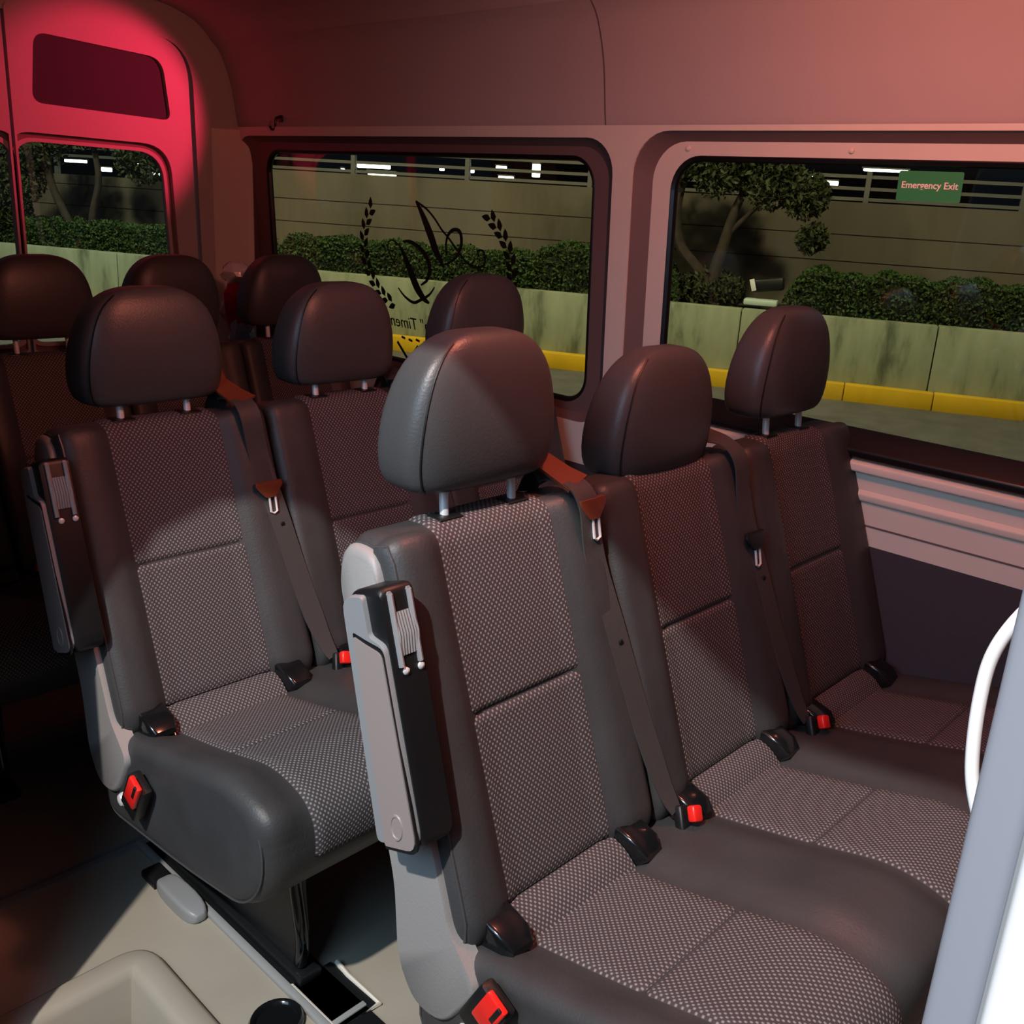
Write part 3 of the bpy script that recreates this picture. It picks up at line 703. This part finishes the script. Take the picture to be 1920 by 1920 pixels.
# ------------------------------------------------------------------ outside: road, kerb, planter, hedge, back wall, trees
AX = Vector((11.85, 3.2, -.63)); DS = Vector((-.424, .9057, 0)); DO = Vector((.9057, .424, 0))
def OW(s, o, z): return AX + DS * s + DO * o + Vector((0, 0, z + .63))      # z in van-floor heights
M_road = mat('asphalt', (.14, .14, .12), .85, noise=.3, nscale=3, bump=.4, bscale=60)
M_kerb = mat('yellow_kerb_paint', (.80, .50, .01), .5, noise=.15, nscale=4)
def stain_mat(name, c1, c2, c3, sc=1.2, grooves=()):
    m = bpy.data.materials.new(name); m.use_nodes = True; nt = m.node_tree; b = nt.nodes['Principled BSDF']; b.inputs['Roughness'].default_value = .85
    tc = nt.nodes.new('ShaderNodeTexCoord'); mp = nt.nodes.new('ShaderNodeMapping'); mp.inputs['Scale'].default_value = (sc * 1.6, sc * 1.6, sc * .45)
    nt.links.new(tc.outputs['Object'], mp.inputs['Vector'])
    n = nt.nodes.new('ShaderNodeTexNoise'); n.inputs['Scale'].default_value = 1.4; n.inputs['Detail'].default_value = 7; n.inputs['Roughness'].default_value = .62
    nt.links.new(mp.outputs[0], n.inputs['Vector'])
    r = nt.nodes.new('ShaderNodeValToRGB'); e = r.color_ramp.elements; e[0].position = .32; e[0].color = (*c1, 1); e[1].position = .68; e[1].color = (*c3, 1)
    x = e.new(.46); x.color = (*c2, 1); nt.links.new(n.outputs['Fac'], r.inputs['Fac']); nt.links.new(r.outputs[0], b.inputs['Base Color'])
    return m
M_conc = stain_mat('stained_concrete', (.10, .12, .075), (.27, .31, .20), (.36, .40, .27))
M_back = stain_mat('back_wall_concrete', (.09, .08, .052), (.125, .11, .075), (.16, .14, .10), .5)
M_hedge = mat('hedge_leaves', (.055, .120, .018), .7, col2=(.015, .040, .006), nscale=30, noise=.3)
M_leaf = mat('tree_leaves', (.05, .07, .015), .7, col2=(.015, .022, .006), nscale=10, noise=.3)
M_bark = mat('bark', (.045, .032, .022), .9, noise=.5, nscale=8)
def obox(mb, s0, s1, o0, o1, z0, z1, bev=0):
    c = OW((s0 + s1) / 2, (o0 + o1) / 2, (z0 + z1) / 2)
    Mx = Matrix((tuple(DS), tuple(DO), (0, 0, 1))).transposed()
    return mb.box(tuple(c), (s1 - s0, o1 - o0, z1 - z0), rot=Mx, bev=bev)
def oroot(name, s, o, z): 
    e = empty(name, OW(s, o, z)); e.rotation_euler = (0, 0, math.atan2(DS.y, DS.x)); return e
def lmb(): return MB()
tag(obox(MB(), -9, 24, -14, 0.02, -.70, -.63).build('road', M_road), 'dark asphalt road beside the kerb', 'road', kind='structure')
for k in range(-5, 24):                     # kerb stones
    if k * 1.0 < -4: continue
    kb_ = obox(MB(), k * .98 + .004, k * .98 + .976, 0, .15, -.64, -.43, bev=.015).build('kerb_stone', M_kerb)
    tag(kb_, 'yellow painted kerb stone at the foot of the planter wall', 'kerb stone', 'yellow kerb stones along the road')
pw = [(-5, -1.95), (-1.95, 1.05), (1.05, 3.26), (3.26, 6.3), (6.3, 9.3), (9.3, 12.3), (12.3, 18), (18, 24)]
for a, b in pw:
    w_ = obox(MB(), a + .006, b - .006, .15, .35, -.60, .31, bev=.01).build('planter_wall_panel', M_conc)
    tag(w_, 'stained pale concrete planter wall section behind the yellow kerb', 'wall section', 'concrete planter wall sections')
tag(obox(MB(), -5, 24, .35, 2.5, -.6, .22).build('planter_soil', mat('soil', (.05, .04, .025), .95, noise=.4)), 'dark soil of the planter', 'soil', kind='structure')
bw = oroot('back_wall', 0, 2.5, -.6); tag(bw, 'tall grey brown concrete wall with horizontal joints behind the hedge', 'wall')
def lb(mb, s0, s1, o0, o1, z0, z1): return mb.box(((s0 + s1) / 2, -(o0 + o1) / 2, (z0 + z1) / 2), (s1 - s0, o1 - o0, z1 - z0))
m = MB()
for z0, z1 in ((0, 1.445), (1.46, 1.795)): lb(m, -5, 26, 0, .3, z0, z1)
lb(m, -5, 11.6, 0, .3, 1.81, 2.23); lb(m, 11.6, 26, 0, .3, 1.81, 1.96)
m.build('courses', M_back, bw, smooth=False)
lb(MB(), -5, 26, .012, .28, 0, 1.95).build('joint_core', M_bark, bw, smooth=False)
# parking deck beyond: rails, slab soffit, lamps
pk = oroot('deck_railing', 0, 3.2, 1.5); tag(pk, 'grey horizontal railings of the parking deck above the back wall', 'railing')
M_rail = mat('galvanised_rail', (.13, .13, .11), .5)
m = MB()
for z in (.16, .30, .46): lb(m, -5, 26, 0, .05, z, z + .045)
m.build('rails', M_rail, pk)
for k in range(-2, 13): lb(MB(), k * 2.0, k * 2.0 + .07, -.02, .06, -.3, .55).build('post', M_rail, pk)
tag(obox(MB(), -6, 28, 3.6, 14, 2.42, 2.7).build('deck_slab', mat('deck_concrete', (.10, .09, .07), .9, noise=.3)), 'dark concrete deck slab above the railings', 'slab', kind='structure')
tag(obox(MB(), -6, 28, 13.8, 14.2, .0, 2.5).build('deck_back_wall', mat('deck_wall', (.05, .045, .035), .9, noise=.3)), 'dark far wall of the parking deck', 'wall', kind='structure')
M_lamp = mat('deck_lamp_glow', (.9, 1, .9), .4, emit=(.85, 1.0, .88), estr=9)
for (s, o, z, l, hh, lab) in ((10.06, 4.0, 1.79, .62, .06, 'long white deck lamp highest at the left through the rear side window'), (9.90, 4.0, 1.68, .52, .06, 'long white deck lamp just under another in the rear side window'),
                    (10.65, 4.0, 1.71, .06, .045, 'tiny round deck light at the left end of the rear side window'), (8.8, 4.0, 1.80, .08, .04, 'tiny deck light left of the middle of the rear side window'),
                    (8.28, 4.0, 1.80, .11, .055, 'small round deck light in the middle of the rear side window'), (7.75, 4.0, 1.88, .18, .045, 'small white deck lamp above another right of the middle of the rear side window'),
                    (7.66, 4.0, 1.72, .26, .055, 'white deck lamp low at the right of the rear side window'), (7.15, 4.0, 1.86, .13, .20, 'greenish upright deck light at the right end of the rear side window'),
                    (1.82, 4.0, 2.11, .62, .035, 'long bright deck lamp above the green exit sticker'), (2.86, 4.0, 2.0, .06, .05, 'small round lamp left of the green sticker in the front side window'),
                    (2.55, 4.0, 1.90, .20, .06, 'dim deck lamp low behind the railing left of the green sticker'),
                    (16.3, 4.0, 1.60, .50, .05, 'dim long deck lamp far left in the rear door window'), (14.85, 4.0, 1.64, .40, .05, 'pale deck lamp high at the right in the rear door window'),
                    (15.6, 4.0, 1.48, .22, .07, 'white deck lamp between the two stems in the rear door window'), (14.5, 4.0, 1.46, .34, .06, 'white deck lamp low at the right in the rear door window')):
    lr = oroot('deck_lamp', s, o, z); tag(lr, lab, 'lamp', 'parking deck lamps')
    MB().box((0, 0, 0), (l, .05, hh), bev=.012).build('diffuser', M_lamp, lr)
    MB().box((0, 0, hh / 2 + .012), (l * 1.08, .08, .02), bev=.004).build('housing', M_rail, lr)
# hedge sections
def hedge(s0, s1, o0, o1, z1, seed, label, zb=.2):
    r = oroot('hedge', s0, o0, .22); tag(r, label, 'hedge')
    rnd = random.Random(seed); L = s1 - s0; H = z1 - .22; Dp = o1 - o0
    m = MB(); N = int(L * 2600)
    vs = []; fs = []
    for i in range(N):
        u = rnd.random() * L; face = rnd.random()
        endf = math.sqrt(max(0, min(1, min(u, L - u) / .25)))
        if face < .6: y = -rnd.uniform(-.03, .06); z = rnd.random() * H * endf
        else: y = -rnd.random() * Dp; z = H * endf * (1 + rnd.uniform(-.06, .05)) 
        z *= 1 + .06 * math.sin(u * 7 + seed) + .04 * math.sin(u * 17); c = Vector((u, y, z)); a = rnd.uniform(.018, .034)
        d1 = Vector((rnd.uniform(-1, 1), rnd.uniform(-1, 1), rnd.uniform(-1, 1))).normalized(); d2 = d1.cross(Vector((rnd.uniform(-1, 1), rnd.uniform(-1, 1), rnd.uniform(-1, 1)))).normalized()
        n = len(vs); vs += [c + d1 * a, c + d2 * a * .55, c - d1 * a, c - d2 * a * .55]; fs.append((n, n + 1, n + 2, n + 3))
    m.add(vs, fs); m.build('foliage', M_hedge, r, smooth=False)
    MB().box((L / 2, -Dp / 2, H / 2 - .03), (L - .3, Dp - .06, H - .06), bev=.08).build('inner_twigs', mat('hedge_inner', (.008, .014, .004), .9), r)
    return r
hedge(-3.6, 2.86, .75, 1.35, .765, 3, 'long clipped green hedge behind the right part of the planter wall')
hedge(4.15, 6.25, .75, 1.35, .84, 4, 'bushy hedge at the right edge of the rear side window')
hedge(6.0, 10.1, .85, 1.35, .70, 5, 'low dark hedge behind the monogram on the rear side window')
hedge(10.2, 16.5, .85, 1.4, .66, 6, 'green hedge seen through the rear door window')
def tree(s, o, trunks, blobs, seed, label, n=4200):
    r = oroot('tree', s, o, .2); tag(r, label, 'tree')
    m = MB()
    for pts, r0, r1 in trunks:
        sp_ = smooth_path(pts, 5); N = len(sp_); m.tube([tuple(p) for p in sp_], [r0 + (r1 - r0) * i / (N - 1) for i in range(N)], 9)
    m.build('trunk', M_bark, r)
    rnd = random.Random(seed); vs = []; fs = []
    for (bx, by, bz, br) in blobs:
        for i in range(int(n * br)):
            d = Vector((rnd.gauss(0, 1), rnd.gauss(0, 1), rnd.gauss(0, .8))).normalized() * br * rnd.random() ** .45
            c = Vector((bx, by, bz)) + d; a = rnd.uniform(.03, .06)
            d1 = Vector((rnd.uniform(-1, 1), rnd.uniform(-1, 1), rnd.uniform(-1, 1))).normalized(); d2 = d1.cross(Vector((rnd.uniform(-1, 1), rnd.uniform(-1, 1), rnd.uniform(-1, 1)))).normalized()
            k = len(vs); vs += [c + d1 * a, c + d2 * a * .4, c - d1 * a, c - d2 * a * .4]; fs.append((k, k + 1, k + 2, k + 3))
    MB().add(vs, fs).build('foliage', M_leaf, r, smooth=False)
    return r
tree(3.70, 1.1, [([(0, 0, 0), (.06, 0, .35), (-.02, 0, .8), (-.12, 0, 1.25), (-.3, 0, 1.7)], .10, .04), ([(.02, 0, .15), (.25, 0, .45), (.55, 0, .8), (.62, 0, 1.3), (.5, 0, 1.9)], .085, .05), ([(-.03, 0, .9), (-.25, 0, 1.15), (-.5, 0, 1.4)], .04, .02)],
     [(-.5, 0, 1.65, .42), (-.95, .1, 1.45, .30), (.15, 0, 1.75, .40), (-1.1, .1, .95, .20), (.75, 0, 1.8, .35), (-.4, 0, 2.1, .5)], 11, 'forked dark tree seen at the left side of the front side window')
tree(3.6, 1.2, [([(.2, 0, 0), (.3, 0, .3)], .03, .01)], [(.30, 0, .22, .30), (.0, 0, .22, .26)], 12, 'low dark shrub at the foot of the forked tree', 4600)
tree(14.0, 1.0, [([(-.35, 0, 0), (-.1, 0, .5), (.15, 0, 1.0), (.2, 0, 1.5)], .075, .05), ([(-.5, 0, 0), (-.6, 0, .6), (-.75, 0, 1.1), (-.7, 0, 1.6)], .07, .04)],
     [(.9, 0, 1.1, .5), (.3, 0, 1.75, .55), (-1.6, 0, 1.5, .45), (1.2, 0, .5, .5), (-.7, 0, 1.9, .4)], 13, 'two-stemmed tree seen through the rear door window')
tree(5.0, 1.3, [([(0, 0, 0), (.05, 0, .8), (0, 0, 1.6)], .05, .03)], [(0, 0, 1.6, .4), (-.3, 0, 1.2, .35), (.3, 0, .5, .3), (-.25, 0, 1.75, .35)], 14, 'small tree with brownish leaves at the right end of the rear side window', 1400)
# boxy lamp behind the planter wall
fl = oroot('garden_floodlight', 3.12, 1.2, .25); tag(fl, 'dark boxy floodlight on a pale base between tree and hedge', 'floodlight')
MB().box((-.05, .05, .30), (.42, .20, .16), rot=Matrix.Rotation(.15, 3, 'Y'), bev=.03).build('housing', M_black, fl)
MB().box((.12, .17, .29), (.06, .02, .15), rot=Matrix.Rotation(.3, 3, 'Y'), bev=.005).build('reflector', M_white, fl)
MB().box((.0, .10, .08), (.42, .26, .08), bev=.02).build('base', mat('pale_green_paint', (.55, .70, .60), .5), fl)
